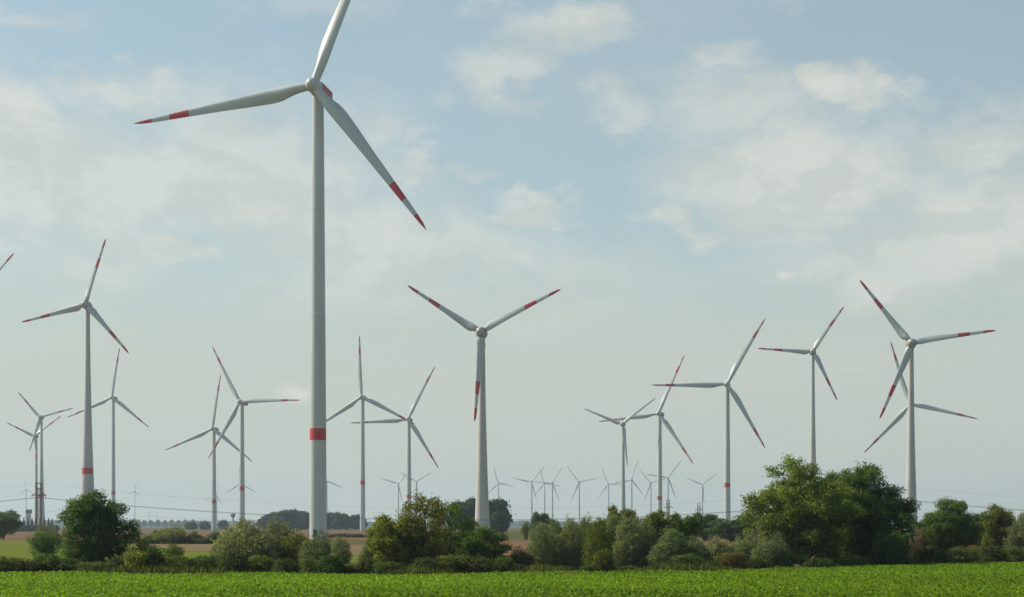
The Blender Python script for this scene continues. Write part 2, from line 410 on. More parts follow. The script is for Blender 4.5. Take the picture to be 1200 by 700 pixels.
kind('bush_a', 101, 2.0, 3.0, lambda r: lobes_bush(2.0, 3.0, 11, r), .05, **BU)
kind('bush_b', 102, 2.4, 2.6, lambda r: lobes_bush(2.4, 2.6, 10, r), .05, **BU)
kind('bush_c', 103, 3.4, 2.4, lambda r: lobes_round(3.4, 2.4, 14, r, .02, (.18, .28)), .05, **BU)
FT = dict(dens=2.2, per=5, spread=.5, L=.95, W=.6, twigs=1)
kind('far_a', 201, 14, 13, lambda r: lobes_round(14, 13, 16, r, .08, (.18, .27)), .35, **FT)
kind('far_b', 202, 15, 11, lambda r: lobes_round(15, 11, 14, r, .06, (.18, .27)), .35, **FT)
kind('far_c', 203, 8, 10, lambda r: lobes_bush(8, 10, 12, r), .25, **FT)
def conifer():
    rng = np.random.default_rng(301); n = 1500; t = rng.random(n) ** .8; an = rng.uniform(0, 6.283, n); h = 12.0
    r = (1 - t) * 2.6 * (.75 + .25 * np.abs(np.sin(t * 22))) * rng.uniform(.6, 1, n)
    P = np.stack([np.cos(an) * r, np.sin(an) * r, t * h * .97 + .4], 1); d = np.stack([np.cos(an), np.sin(an), np.full(n, .4)], 1)
    nr = d + unit(rng, n) * .5; nr /= np.linalg.norm(nr, axis=1, keepdims=True)
    cm = leaf_mesh('conifer_crown', P, nr, d + unit(rng, n) * .3, np.full(n, 1.0), np.full(n, .5), rng.random(n), rng.random(n) * .2)
    b = MB(); b.tube([(0, 0, -.2), (0, 0, 11)], [.25, .04], 6); KIND['conifer'] = (cm, b.mesh('conifer_trunk', 60), 5.0, 12.0)
conifer()

def plant(name, k, px, top, wpx, d, col, label, cat, group=None, rz=None, base=0.0):
    """crown spans wpx photo pixels, reaches photo row top, stands on the ground at distance d"""
    cm, tm, w0, h0 = KIND[k]
    for m_, mt in ((cm, 'leaf'), (tm, 'bark')):
        if not m_.materials: m_.materials.append(M[mt])
    h = HC + (HORIZON - top) / F * d; wd = wpx / F * d
    e = empty(name, (gx(px, d), d, base), random.uniform(0, 6.283) if rz is None else rz)
    e.scale = (wd / w0, wd / w0, h / h0); prop(e, label, cat, group)
    t = link('trunk', tm, None, e); c = link('crown', cm, None, e); c.color = (*col, 1)
    return e
random.seed(5)

# ------------------------------------------------------------------ wind turbines
def airfoil_ring(z, chord, thick, round_, twist, sweep, n=20):
    out = []
    for k in range(n):
        a = 2 * math.pi * k / n
        cx = math.cos(a); sy = math.sin(a)
        # ellipse-like root blending into a foil: leading edge at +x, thin tail at -x
        fx = cx * .5; th = thick * (.5 * sy) * (1.0 if cx > 0 else (1 - .75 * (-cx) ** 1.3))
        ex = cx * .5; ey = sy * .5
        x = (fx * chord - .18 * chord) * (1 - round_) + ex * chord * round_
        y = th * chord * (1 - round_) + ey * chord * round_
        ct, st = math.cos(twist), math.sin(twist)
        out.append((x * ct + y * st + sweep, -x * st + y * ct, z))
    return out
def blade_meshes(key, R, stations, bands):
    """stations: (r, chord, thickness, roundness, twist deg); bands: (r0, r1, part name)"""
    rs = np.array([s[0] for s in stations])
    def ring(r):
        v = [float(np.interp(r, rs, [s[i] for s in stations])) for i in range(1, 5)]
        return airfoil_ring(r * R, v[0] * R, v[1], v[2], math.radians(v[3]), 0)
    res = {}
    for nm, spans in bands.items():
        v, f = [], []
        for r0, r1, cnt in spans:
            b = len(v); n = 20; rr = np.linspace(r0, r1, cnt)
            for r in rr: v += ring(r)
            for i in range(cnt - 1):
                for k in range(n): f.append((b + i * n + k, b + i * n + (k + 1) % n, b + (i + 1) * n + (k + 1) % n, b + (i + 1) * n + k))
            f.append(tuple(b + k for k in reversed(range(n)))); f.append(tuple(b + (cnt - 1) * n + k for k in range(n)))
        me = bpy.data.meshes.new(key + '_' + nm); me.from_pydata(v, [], f); me.update()
        me.polygons.foreach_set('use_smooth', np.ones(len(f), bool)); me.set_sharp_from_angle(angle=math.radians(50))
        me.materials.append(M['red'] if nm.startswith('red') else M['paint'])
        res[nm] = me
    return res
ST_A = [(.012, .045, .5, 1, 12), (.06, .045, .5, 1, 12), (.11, .054, .5, .75, 12), (.17, .072, .42, .25, 12), (.22, .076, .34, .05, 11), (.32, .068, .28, 0, 8),
        (.5, .052, .22, 0, 4), (.7, .038, .19, 0, 2), (.88, .026, .17, 0, 0), (.96, .016, .16, 0, 0), (1.0, .003, .16, 0, 0)]
ST_B = [(.045, .050, .6, 1, 24), (.075, .066, .5, .7, 24), (.11, .100, .42, .25, 22), (.16, .098, .34, .05, 18), (.25, .082, .27, 0, 13), (.45, .060, .21, 0, 6),
        (.7, .043, .18, 0, 2), (.9, .032, .16, 0, 0), (.97, .024, .15, 0, 0), (1.0, .006, .15, 0, 0)]
BLADES = {'A': blade_meshes('slim_blade', 57, ST_A, {'blade': [(.012, .69, 22), (.80, .90, 4)], 'red_band': [(.69, .80, 4)], 'red_tip': [(.90, 1.0, 8)]}),
          'B': blade_meshes('broad_blade', 41, ST_B, {'blade': [(.045, .555, 20), (.70, .855, 5)], 'red_band': [(.555, .70, 5)], 'red_tip': [(.855, 1.0, 8)]}),
          'C': blade_meshes('plain_blade', 41, ST_B, {'blade': [(.045, 1.0, 30)]})}
RTYPE = {'A': 57, 'B': 41, 'C': 41}
def nacelle_parts(t):
    out = {}
    if t == 'A':
        b = MB(); b.lathe([(.02, -2.9), (.7, -2.78), (1.35, -2.35), (1.85, -1.6), (2.14, -.65), (2.2, .3), (2.1, 1.2), (1.85, 1.75)], 28, 'y'); out['hub'] = (b.mesh('round_spinner', 50), M['paint'])
        b = MB()
        pr = [(-1.45, -1.75), (1.45, -1.75), (1.95, -1.0), (1.95, 1.55), (1.6, 1.95), (-1.6, 1.95), (-1.95, 1.55), (-1.95, -1.0)]
        ys = [(1.85, .78), (2.7, .97), (6, 1.0), (11.2, 1.0), (12.4, .9)]
        n = 8
        for y, s_ in ys:
            for x, z in pr: b.v.append((x * s_, y, z * s_ + (.1 if y > 12 else 0)))
        for i in range(len(ys) - 1):
            for k in range(n): b.f.append((i * n + k, i * n + (k + 1) % n, (i + 1) * n + (k + 1) % n, (i + 1) * n + k))
        b.f.append(tuple(reversed(range(n)))); b.f.append(tuple((len(ys) - 1) * n + k for k in range(n)))
        out['nacelle'] = (b.mesh('box_nacelle', 30), M['paint'])
        for nm, c_, z_ in (('red_panel', (1.965, 7.0, .22), (.05, 8.2, 2.5)), ('red_panel_b', (-1.965, 7.0, .22), (.05, 8.2, 2.5)), ('red_panel_c', (0, 12.42, .25), (2.6, .06, 2.2))):
            b = MB(); b.box(c_, z_); out[nm] = (b.mesh('nacelle_red_panel'), M['red'])
        b = MB(); b.tube([(.9, 11, 1.9), (.9, 11, 3.2)], .05, 6); out['weather_mast'] = (b.mesh('nacelle_weather_mast', 40), M['dark'])
        b = MB(); b.tube([(-.9, 11, 1.9), (-.9, 11, 2.9)], .05, 6); out['aviation_light'] = (b.mesh('nacelle_aviation_light', 40), M['dark'])
        b = MB(); b.box((0, 8.4, 2.15), (2.4, 1.4, .4)); out['roof_hatch'] = (b.mesh('nacelle_roof_hatch'), M['seal'])
    else:
        b = MB(); b.lathe([(.02, -3.0), (.8, -2.85), (1.5, -2.3), (2.0, -1.4), (2.3, -.3), (2.42, .9)], 28, 'y'); out['hub'] = (b.mesh('egg_spinner', 50), M['egg'])
        b = MB(); b.lathe([(2.3, .97), (2.5, 1.0), (2.62, 2.2), (2.6, 3.4), (2.35, 5.0), (1.85, 6.6), (1.1, 7.9), (.35, 8.6), (.02, 8.7)], 28, 'y'); out['nacelle'] = (b.mesh('egg_nacelle', 50), M['egg'])
        b = MB(); b.tube([(0, 6, 1.7), (0, 6, 3.3)], .06, 6); 
        out['weather_mast'] = (b.mesh('egg_weather_mast'), M['dark'])
    return out
NAC = {'A': nacelle_parts('A'), 'B': nacelle_parts('B')}; NAC['C'] = NAC['B']
def root_collar():
    b = MB(); b.lathe([(1.28, .0), (1.30, .55)], 24, 'z'); return b.mesh('root_collar', 40)
COLLAR = root_collar(); COLLAR.materials.append(M['seal'])
TILT = math.radians(5)
def turbine(px, py, s, R, psi, th, typ, label, ring=None, rad=None, collar=True, green=False, grp='wind turbines on the plain'):
    """hub at photo (px,py); s = blade length in photo pixels; R = blade length in metres"""
    d = F * R / s; hub = at(px, py, d); ps = math.radians(psi); k = R / RTYPE[typ]
    over = (4.2 if typ == 'A' else 3.6) * k
    H = hub.z
    bx = hub.x + math.sin(ps) * over; by = hub.y + math.cos(ps) * over
    e = empty('wind_turbine', (bx, by, 0), -ps); prop(e, label, 'wind turbine', grp)
    top = H - (1.6 if typ == 'A' else 1.9) * k
    if rad is None: rad = (2.4, 1.62) if typ == 'A' else (4.0, 1.25)
    r0, r1 = rad
    def rad_at(z):
        t = z / top
        if typ == 'A': return r0 + (r1 - r0) * max(0, (t - .12) / .88) ** 1.15
        return r1 + (r0 - r1) * (1 - t) ** 1.75
    zs = list(np.linspace(0, top, 34)); zr = None
    if ring is not None:
        zc_ = HC + (HORIZON - ring) / F * d; hh = 1.75 * (1.0 if typ == 'A' else 1.1); zr = (zc_ - hh, zc_ + hh)
    gr = 0.0
    if green: gr = green
    def piece(name, a, b, mat, parent):
        zz = [a] + [z for z in zs if a + .2 < z < b - .2] + [b]
        m_ = MB(); m_.lathe([(rad_at(z), z) for z in zz], 40); return m_.build(name, mat, parent, 40)
    mat = M['paint'] if typ == 'A' else M['concrete']
    lo = gr
    if zr:
        m_ = MB()
        for a, b in ((lo, zr[0]), (zr[1], top)):
            zz = [a] + [z for z in zs if a + .2 < z < b - .2] + [b]; m_.lathe([(rad_at(z), z) for z in zz], 40)
        tw = m_.build('tower', mat, e, 40)
        piece('red_ring', zr[0], zr[1], M['red'], tw)
    else: tw = piece('tower', lo, top, mat, e)
    if gr: piece('green_base', 0, gr, M['green_paint'], tw)
    if s > 90:                                                # flange seams show on the near towers
        for z in (.26, .5, .74):
            z *= top; m_ = MB(); m_.lathe([(rad_at(z) + .012, z - .10), (rad_at(z) + .03, z), (rad_at(z) + .012, z + .10)], 40)
            m_.build('flange_seam', M['flange'], tw, 40)
        m_ = MB(); m_.box((0, -rad_at(2.2) - .02, 2.2), (1.1, .3, 2.3)); m_.build('door', M['dark'], e)
    base = Matrix.Translation((0, -over, H)) @ Matrix.Rotation(-TILT, 4, 'X')
    nac = NAC[typ]; nobj = None
    for nm in ('nacelle', 'hub', 'red_panel', 'red_panel_b', 'red_panel_c', 'weather_mast', 'aviation_light', 'roof_hatch'):
        if nm not in nac or (nm in ('weather_mast', 'aviation_light', 'roof_hatch') and s < 60): continue
        me, mt = nac[nm]
        par = nobj if nm not in ('nacelle', 'hub') else e
        o = link(nm[:9] if nm.startswith('red_panel') else nm, me, mt, par)
        if par is e: o.matrix_local = base @ Matrix.Scale(k, 4)
        if nm == 'nacelle': nobj = o
    for q in range(3):
        bm = BLADES[typ]; t = math.radians(th + 120 * q)
        o = link('blade', bm['blade'], None, e); o.matrix_local = base @ Matrix.Rotation(t, 4, 'Y') @ Matrix.Scale(k, 4)
        for nm in ('red_band', 'red_tip'):
            if nm in bm: link(nm, bm[nm], None, o)
        if collar and s > 60 and typ != 'A':
            c = link('root_collar', COLLAR, None, o); c.location = (0, 0, 1.55 if typ == 'A' else 1.95)
    return e
TURBINES = [
 (367, 100, 228, 57, 13, 21.5, 'A', 'tallest and nearest wind turbine, its upper blade cut off by the top of the picture', dict(ring=508.5, rad=(2.5, 1.68))),
 (99.8, 357, 81.3, 41, 10, 16.5, 'B', 'tapering turbine with low red ring rising behind the dark walnut tree at left', dict(ring=552, rad=(4.9, 1.3))),
 (131, 466, 59.8, 57, 10, 7.5, 'A', 'slim turbine just right of the tapering ringed one, behind the same dark tree', dict(ring=578)),
 (47, 489, 41.9, 41, 10, 76.5, 'B', 'higher of two overlapping turbines behind the lattice pylon at far left', dict(ring=581, rad=(4.2, 1.3))),
 (41, 511, 39.4, 41, 10, 54, 'B', 'lower of two overlapping turbines behind the lattice pylon at far left', dict(rad=(2.6, 1.3))),
 (-40, 362, 88.6, 41, 18, 44.5, 'B', 'turbine beyond the left picture edge with only a red tipped blade in view', dict(rad=(4.2, 1.3))),
 (248.8, 502.6, 65.1, 57, 14, 7.5, 'A', 'lower of the two crossing turbines left of the nearest one, red ringed to the field', dict(ring=588)),
 (281, 471, 77.8, 57, 18, 90, 'A', 'higher of the two crossing turbines left of the nearest one, one blade level', dict(ring=572.6)),
 (423.5, 465.4, 73.9, 57, 10, 117, 'A', 'turbine just right of the nearest tower with one blade straight up', dict(ring=565.6)),
 (478, 491.4, 70, 57, 10, 27, 'A', 'turbine with red nacelle panel rising behind the airy yellowish tree', dict(ring=582)),
 (563.2, 389, 105.9, 41, 10, 63, 'B', 'stout tapering turbine at centre with green tower foot and one blade hanging down', dict(rad=(3.6, 1.35), green=4.6)),
 (729.4, 497, 49.9, 35.5, 14, 52.5, 'C', 'grey turbine without any red marks behind the willow row', dict(rad=(2.5, 1.15))),
 (771.5, 484.6, 74.7, 57, 22, 24, 'A', 'red ringed turbine just right of the unmarked grey one', dict(ring=583.7)),
 (852, 450, 89.3, 57, 10, 30, 'A', 'tall slim turbine left of the big right tree, one blade level to the left', dict(ring=568.6)),
 (952.5, 412, 64.1, 41, 10, 34.5, 'B', 'tapering turbine whose tower and red ring sink into the big tree crown', dict(ring=565.6, rad=(4.0, 1.3))),
 (1068, 402, 96.6, 41, 10, 82.5, 'B', 'large broad bladed turbine in front of another at far right', dict(rad=(3.3, 1.35))),
 (1067, 474, 78.7, 57, 10, 103.5, 'A', 'turbine hidden behind the tower of the large one at far right', dict(ring=590)),
]
FAR = [
 (583.8, 566.3, 20.6, 45, 10, 103.5, 'tiny far turbine just right of the stout central tower'),
 (622.5, 564.8, 24.0, 45, 18, 42, 'tiny far turbine, first of three overlapping ones left of the willow row'),
 (637.8, 566.5, 20.4, 45, 18, 100.5, 'tiny far turbine, middle of three overlapping ones above the willow row'),
 (646.7, 566.2, 23.5, 45, 22, 34.5, 'tiny far turbine, third of three overlapping ones above the willow row'),
 (678.2, 564.8, 23.9, 45, 22, 81, 'tiny far turbine standing alone between the three overlapping ones and the unmarked grey one'),
 (712.7, 567.2, 20.8, 45, 22, 96, 'tiny far turbine just left of the unmarked grey tower'),
 (739.7, 562.5, 24.3, 45, 22, 19.5, 'tiny far turbine just right of the unmarked grey tower'),
 (762.3, 565.8, 22.0, 45, 22, 78, 'tiny far turbine just left of the red ringed tower behind the willow row'),
 (782.6, 559.7, 26.2, 50, 10, 39, 'tiny far turbine just right of the red ringed tower, above a short mast'),
 (823, 568, 20.7, 41, 10, 54, 'tiny far turbine with raised blades left of the tall slim one'),
 (382.5, 564, 22.0, 45, 10, 112.5, 'tiny far turbine peeking out right of the nearest tower'),
 (466.4, 566.7, 21.6, 45, 10, 46.5, 'left of two tiny far turbines above the airy yellowish tree'),
 (487.9, 564.5, 22.4, 45, 10, 60, 'right of two tiny far turbines above the airy yellowish tree'),
 (253.4, 582, 15.5, 41, 22, 16.5, 'small far turbine close to the lower of the two crossing turbines'),
 (281, 567, 21.7, 45, 10, 117, 'far turbine hidden behind the higher crossing tower, two blades spread'),
 (157.7, 576, 10.9, 30, 10, 12, 'tiny far turbine right of the dark walnut tree'),
 (30.2, 573.8, 13.1, 35, 18, 114, 'tiny far turbine above the pale block tower at far left'),
 (174.9, 600, 6.1, 20, 22, 3, 'faintest turbine on the horizon, left one of a pair'),
 (184, 600, 5.4, 20, 22, 22.5, 'faintest turbine on the horizon, right one of a pair'),
]
for px, py, s, R, psi, th, typ, lab, kw in TURBINES: turbine(px, py, s, R, psi, th, typ, lab, **kw)
for px, py, s, R, psi, th, lab in FAR: turbine(px, py, s, R, psi, th, 'A', lab, rad=(2.3 * R / 50, 1.5 * R / 50), grp='far wind turbines on the horizon')

# ------------------------------------------------------------------ power line
def lattice_meshes(h=18.0, wd=1.5):
    hw = wd / 2; res = {}
    b = MB(); b.tube([(0, 0, -.2), (0, 0, h)], [.10, .08], 6); res['leg'] = b.mesh('lattice_leg', 40)
    b = MB(); z = .4; step = 1.35
    while z + step < h - .2:
        for y in (-hw, hw):
            b.tube([(-hw, y, z), (hw, y, z + step)], .05, 4); b.tube([(hw, y, z), (-hw, y, z + step)], .05, 4)
            b.tube([(-hw, y, z), (hw, y, z)], .05, 4)
        for x in (-hw, hw):
            b.tube([(x, -hw, z), (x, hw, z + step)], .05, 4); b.tube([(x, hw, z), (x, -hw, z + step)], .05, 4)
        z += step
    res['bracing'] = b.mesh('lattice_bracing')
    b = MB()
    for y in (-hw * .9, hw * .9):
        b.tube([(-hw - 1.5, y * .2, h - 3.9), (hw + 1.5, y * .2, h - 3.9)], .12, 4)
        b.tube([(-hw - 1.5, y * .2, h - 3.9), (-hw, y, h - 3.1)], .08, 4); b.tube([(hw + 1.5, y * .2, h - 3.9), (hw, y, h - 3.1)], .08, 4)
    res['crossarm'] = b.mesh('lattice_crossarm')
    b = MB()
    for zz in (h - 1.9, h - .1):
        for y in (-hw, hw): b.box((0, y, zz), (wd + .3, .14, .2))
        for x in (-hw, hw): b.box((x, 0, zz), (.14, wd + .1, .2))
    for x in (-hw, hw):
        for y in (-hw, hw): b.box((x, y, h - 1), (.2, .2, 1.7))
    res['head_frame'] = b.mesh('lattice_head_frame')
    b = MB(); b.lathe([(.05, 0), (.16, -.1), (.06, -.2), (.17, -.35), (.06, -.45), (.17, -.6), (.05, -.7)], 10); res['insulator'] = b.mesh('insulator', 30)
    for k_, m_ in res.items(): m_.materials.append(M['insul'] if k_ == 'insulator' else M['galv'])
    return res
LAT = lattice_meshes()
def pylon(x, y, h, label, rz=0.0):
    e = empty('lattice_pylon', (x, y, 0), rz); e.scale = (h / 18,) * 3; prop(e, label, 'pylon', 'lattice pylons of the power line')
    for sx in (-.75, .75):
        for sy in (-.75, .75):
            l = link('leg', LAT['leg'], None, e); l.location = (sx, sy, 0)
    for k_ in ('bracing', 'head_frame'): link(k_, LAT[k_], None, e)
    ca = link('crossarm', LAT['crossarm'], None, e)
    for sx in (-2.2, 0.0, 2.2):
        i = link('insulator', LAT['insulator'], None, ca); i.location = (sx, 0, 18 - 3.95)
    return e
PL, PR = (gx(45.5, 540), 540), (gx(1045, 560), 560)
POFF = [(2 * PL[0] - PR[0], 525), PL, PR, (2 * PR[0] - PL[0], 580)]
pylon(*PL, 18, 'dark lattice pylon with square head in front of two turbine towers at left')
pylon(*PR, 18, 'lattice pylon almost wholly hidden by the big right tree')
pylon(*POFF[0], 18, 'lattice pylon past the left picture edge')
pylon(*POFF[3], 18, 'lattice pylon past the right picture edge')
pylon(gx(783, 900), 900, 18, 'short far lattice mast above the willows, left of two')
pylon(gx(819, 1040), 1040, 18, 'short far lattice mast above the willows, right of two')
def wire(dx, dy, z, sag, r, label, name='overhead_wire'):
    pts = []
    for (x0, y0), (x1, y1) in zip(POFF[:-1], POFF[1:]):
        for i in range(24):
            t = i / 24; pts.append((x0 + (x1 - x0) * t, y0 + (y1 - y0) * t + dy, z + dx - 4 * sag * t * (1 - t)))
    pts.append((POFF[-1][0], POFF[-1][1] + dy, z + dx))
    b = MB(); b.tube(pts, r, 5); o = b.build(name, M['wire'], None, 60); prop(o, label, 'power line', 'wires of the power line')
wire(0, -.75, 13.40, 7.0, .045, 'upper one of the thick dark cables sagging between the pylons')
wire(-.12, .75, 13.40, 7.15, .045, 'lower one of the thick dark cables sagging between the pylons')
wire(0, -.75, 17.80, 8.0, .016, 'topmost hair thin wire strung over the plain')
wire(0, 0, 9.2, 4.2, .016, 'lowest faint wire running near the tree tops')

# ------------------------------------------------------------------ distant buildings
e = empty('block_tower', (gx(33.3, 1800), 1800, 0)); prop(e, 'pale block tower with dark railed head on the far left horizon', 'tower')
b = MB(); b.box((0, 0, 8.5), (4.2, 4.2, 17)); b.build('shaft', M['pale_wall'], e)
b = MB(); b.box((.5, 0, 19.2), (5.4, 5.0, 4.2)); b.build('head', M['galv'], e)
b = MB()
for z in (5, 9, 13): b.box((0, -2.12, z), (.9, .1, 1.2))
b.build('window', M['dark'], e)
e = empty('water_tower', (gx(273, 2300), 2300, 0)); prop(e, 'mushroom shaped water tower left of the round dark wood', 'water tower')
b = MB(); b.lathe([(2.2, 0), (1.5, 6), (1.4, 15)], 20); b.build('stem', M['pale_wall'], e, 40)
b = MB(); b.lathe([(1.5, 15.02), (3.4, 17.2), (3.5, 19.4), (2.6, 20.3), (.3, 20.8)], 20); b.build('tank', M['galv'], e, 40)
e = empty('farm_shed', (gx(232, 2600), 2600, 0)); prop(e, 'tiny pale farm shed among horizon trees left of the crossing turbines', 'shed')
b = MB(); b.box((0, 0, 2.5), (16, 9, 5)); b.build('wall', M['pale_wall'], e)
b = MB(); b.v = [(-8.4, -5, 5.01), (8.4, -5, 5.01), (8.4, 5, 5.01), (-8.4, 5, 5.01), (-8.4, 0, 7.6), (8.4, 0, 7.6)]
b.f = [(0, 1, 5, 4), (2, 3, 4, 5), (0, 4, 3), (1, 2, 5), (0, 3, 2, 1)]; b.build('roof', M['dark'], e)

# ------------------------------------------------------------------ trees and shrubs
G_DARK, G_MID = (.052, .092, .028), (.070, .115, .028)
G_BIG = (.115, .155, .034)
G_YEL, G_OLV = (.125, .150, .030), (.100, .125, .030)
G_WIL, G_WIL2, G_WIL3 = (.140, .170, .100), (.112, .145, .078), (.175, .195, .112)
G_FAR = (.035, .048, .024)
P = plant
# left
P('tree', 'maple', 4, 598, 42, 545, G_MID, 'round tree at the left picture edge beyond the meadow', 'tree')
P('shrub', 'bush_c', 51, 622, 36, 235, G_MID, 'cone shaped green shrub left of the dark walnut tree', 'shrub')
P('shrub', 'willow_d', 55, 615, 34, 330, G_WIL2, 'grey green shrub rising behind the cone shaped one', 'shrub')
P('walnut_tree', 'walnut', 111, 576, 91, 168, G_DARK, 'dark dense walnut tree in front of the tapering ringed turbine', 'tree', rz=.6)
P('shrub', 'bush_c', 166, 629, 32, 166, G_YEL, 'yellow green shrub at the right foot of the dark walnut tree', 'shrub')
P('shrub', 'bush_c', 204, 636, 24, 172, G_MID, 'small pointed green shrub in the low hedge at left', 'shrub')
# silver willows, left group
GW = 'silver willows along the field edge'
P('willow', 'willow_a', 288, 609, 78, 172, G_WIL3, 'broad silver willow, palest of the left clump', 'tree', GW, rz=.3)
P('willow', 'willow_b', 325, 609, 44, 176, G_WIL2, 'darker pointed willow on the right flank of the broad silver one', 'tree', GW)
P('willow', 'willow_d', 350, 620, 48, 174, G_OLV, 'dark rounded willow at the foot of the nearest turbine', 'tree', GW)
P('willow', 'willow_d', 374, 622, 46, 168, G_WIL2, 'grey green willow just right of the nearest tower', 'tree', GW)
P('willow', 'willow_b', 399, 628, 27, 166, G_WIL, 'small pale pointed willow at the right end of the left clump', 'tree', GW)
# yellow green group
P('tree', 'maple', 464, 604, 72, 160, G_YEL, 'yellow green leafy tree left of the airy tall one', 'tree', rz=1.0)
P('tree', 'airy', 497, 577, 66, 162, (.11, .115, .028), 'tall airy olive tree with sky showing through its top', 'tree', rz=2.0)
P('tree', 'airy', 529, 588, 58, 168, G_MID, 'dark loose tree on the right side of the airy one', 'tree', rz=4.0)
P('tree', 'maple', 566, 618, 70, 160, G_MID, 'low dense green tree in front of the central turbine foot', 'tree', rz=2.4)
P('tree', 'maple', 500, 622, 84, 170, G_OLV, 'olive thicket behind the foot of the tall airy tree', 'tree', rz=.5)
P('willow', 'willow_d', 437, 628, 30, 172, G_WIL2, 'grey willow shrub peeping out left of the yellow green tree', 'shrub', GW)
P('shrub', 'willow_d', 611, 640, 32, 160, (.095, .095, .05), 'grey brown shrub left of the willow row', 'shrub')
P('tree', 'maple', 633, 600, 24, 500, G_DARK, 'small dark tree standing beyond the willow row', 'tree')
P('tree', 'bush_c', 617, 610, 13, 520, G_OLV, 'slender olive sapling beyond the willow row', 'tree')
# willow row
row = [(634, 612, 30, 172, 'willow_b', 'first'), (652, 607, 27, 176, 'willow_c', 'second'), (668, 606, 27, 172, 'willow_b', 'third'), (685, 603, 28, 178, 'willow_c', 'fourth'),
       (701, 606, 30, 170, 'willow_b', 'fifth'), (718, 601, 32, 176, 'willow_c', 'sixth'), (737, 604, 34, 172, 'willow_b', 'seventh'), (756, 609, 36, 174, 'willow_c', 'eighth')]
for i, (px, t, wp, d, k, o_) in enumerate(row):
    P('willow', k, px, t, wp * 1.12, d, [G_WIL, G_WIL2, G_WIL, G_WIL2, G_OLV, G_WIL2, G_WIL, G_WIL2][i], o_ + ' grey green willow from the left in the upright row', 'tree', GW)
P('tree', 'maple', 648, 616, 52, 186, (.085, .115, .045), 'mid green tree filling the left gap behind the willow row', 'tree', rz=1.7)
P('tree', 'maple', 692, 611, 54, 186, (.085, .115, .045), 'mid green tree filling the middle gap behind the willow row', 'tree', rz=3.9)
P('tree', 'maple', 727, 593, 44, 188, G_OLV, 'olive tree topping the willow row before the unmarked turbine', 'tree')
P('tree', 'maple', 770, 598, 50, 192, G_OLV, 'olive tree behind the right end of the willow row', 'tree')
P('tree', 'maple', 801, 602, 44, 200, G_MID, 'green tree right of the olive one behind the willow row', 'tree')
P('willow', 'willow_c', 787, 618, 50, 168, G_WIL2, 'wide pale willow right of the upright row', 'tree', GW, rz=2.2)
P('willow', 'willow_d', 815, 628, 36, 170, G_WIL2, 'low grey willow between the wide pale one and the big tree', 'tree', GW)
P('tree', 'maple', 825, 601, 38, 460, G_DARK, 'dark rounded tree beyond the gap left of the big tree', 'tree')
P('tree', 'maple', 856, 608, 56, 430, G_DARK, 'wide dark tree behind the pale willows left of the big tree', 'tree')
P('willow', 'willow_d', 842, 628, 40, 176, G_WIL3, 'pale cream willow shrub, left one below the tall slim turbine', 'shrub', GW)
P('willow', 'willow_d', 874, 623, 46, 178, G_WIL, 'pale willow shrub at the left foot of the big tree', 'shrub', GW)
P('willow', 'willow_d', 905, 624, 44, 172, G_WIL2, 'grey green willow shrub under the big tree crown', 'shrub', GW)
# big right trees
P('tree', 'oak_a', 940, 538, 124, 182, G_BIG, 'big spreading tree at right, the tallest of the wood edge', 'tree', rz=.9)
P('tree', 'oak_b', 1019, 545, 102, 186, (.06, .102, .03), 'second big dark tree leaning against the tallest one', 'tree', rz=2.1)
P('tree', 'oak_b', 980, 553, 92, 194, G_MID, 'dark tree filling the gap between the two big right trees', 'tree')
P('shrub', 'bush_b', 1046, 622, 52, 180, G_DARK, 'dark shrub at the right foot of the second big tree', 'shrub')
P('shrub', 'willow_d', 1074, 618, 28, 205, (.14, .115, .07), 'pinkish grey shrub in the gap right of the big trees', 'shrub')
P('tree', 'oak_b', 1113, 585, 74, 206, G_MID, 'rounded green tree, first right of the gap', 'tree', rz=4.4)
P('tree', 'walnut', 1166, 592, 58, 212, G_OLV, 'olive green tree, second right of the gap', 'tree', rz=3.3)
P('willow', 'willow_c', 1199, 598, 40, 208, G_WIL, 'pale willow cut by the right picture edge', 'tree', GW)
P('tree', 'oak_a', 1255, 588, 90, 214, G_MID, 'green tree just past the right picture edge', 'tree')
P('tree', 'maple', -60, 615, 60, 175, G_MID, 'green tree just past the left picture edge', 'tree')
# low hedge and undergrowth at the field edge
hedge = [(-16, 655, 40), (6, 652, 44), (30, 656, 30), (52, 649, 40), (80, 654, 44), (112, 656, 40), (140, 653, 34), (160, 646, 30), (181, 641, 30), (203, 651, 36), (226, 655, 28), (246, 651, 34),
         (272, 644, 40), (302, 650, 36), (334, 656, 30), (366, 655, 26), (386, 650, 34), (412, 660, 24), (432, 655, 26), (456, 657, 34), (500, 654, 36), (532, 650, 40), (562, 650, 44), (588, 652, 26),
         (606, 661, 22), (628, 662, 26), (664, 662, 26), (692, 661, 22), (708, 644, 26), (738, 662, 26), (770, 661, 24), (808, 650, 40), (834, 657, 26), (862, 645, 34), (888, 652, 28), (922, 648, 34),
         (962, 652, 36), (1000, 650, 38), (1034, 646, 38), (1056, 648, 24), (1094, 642, 36), (1128, 640, 38), (1160, 640, 36), (1192, 642, 30), (1222, 640, 40)]
hcol = [(.040, .072, .022), (.055, .088, .022), (.055, .07, .022), (.07, .095, .025)]
cols_special = {300: (.10, .092, .022), 384: G_OLV, 160: G_YEL, 708: (.085, .105, .02), 862: (.085, .075, .026), 410: (.095, .085, .035), 690: (.12, .10, .025), 630: (.08, .08, .03)}
nb = ['bush_a', 'bush_b']
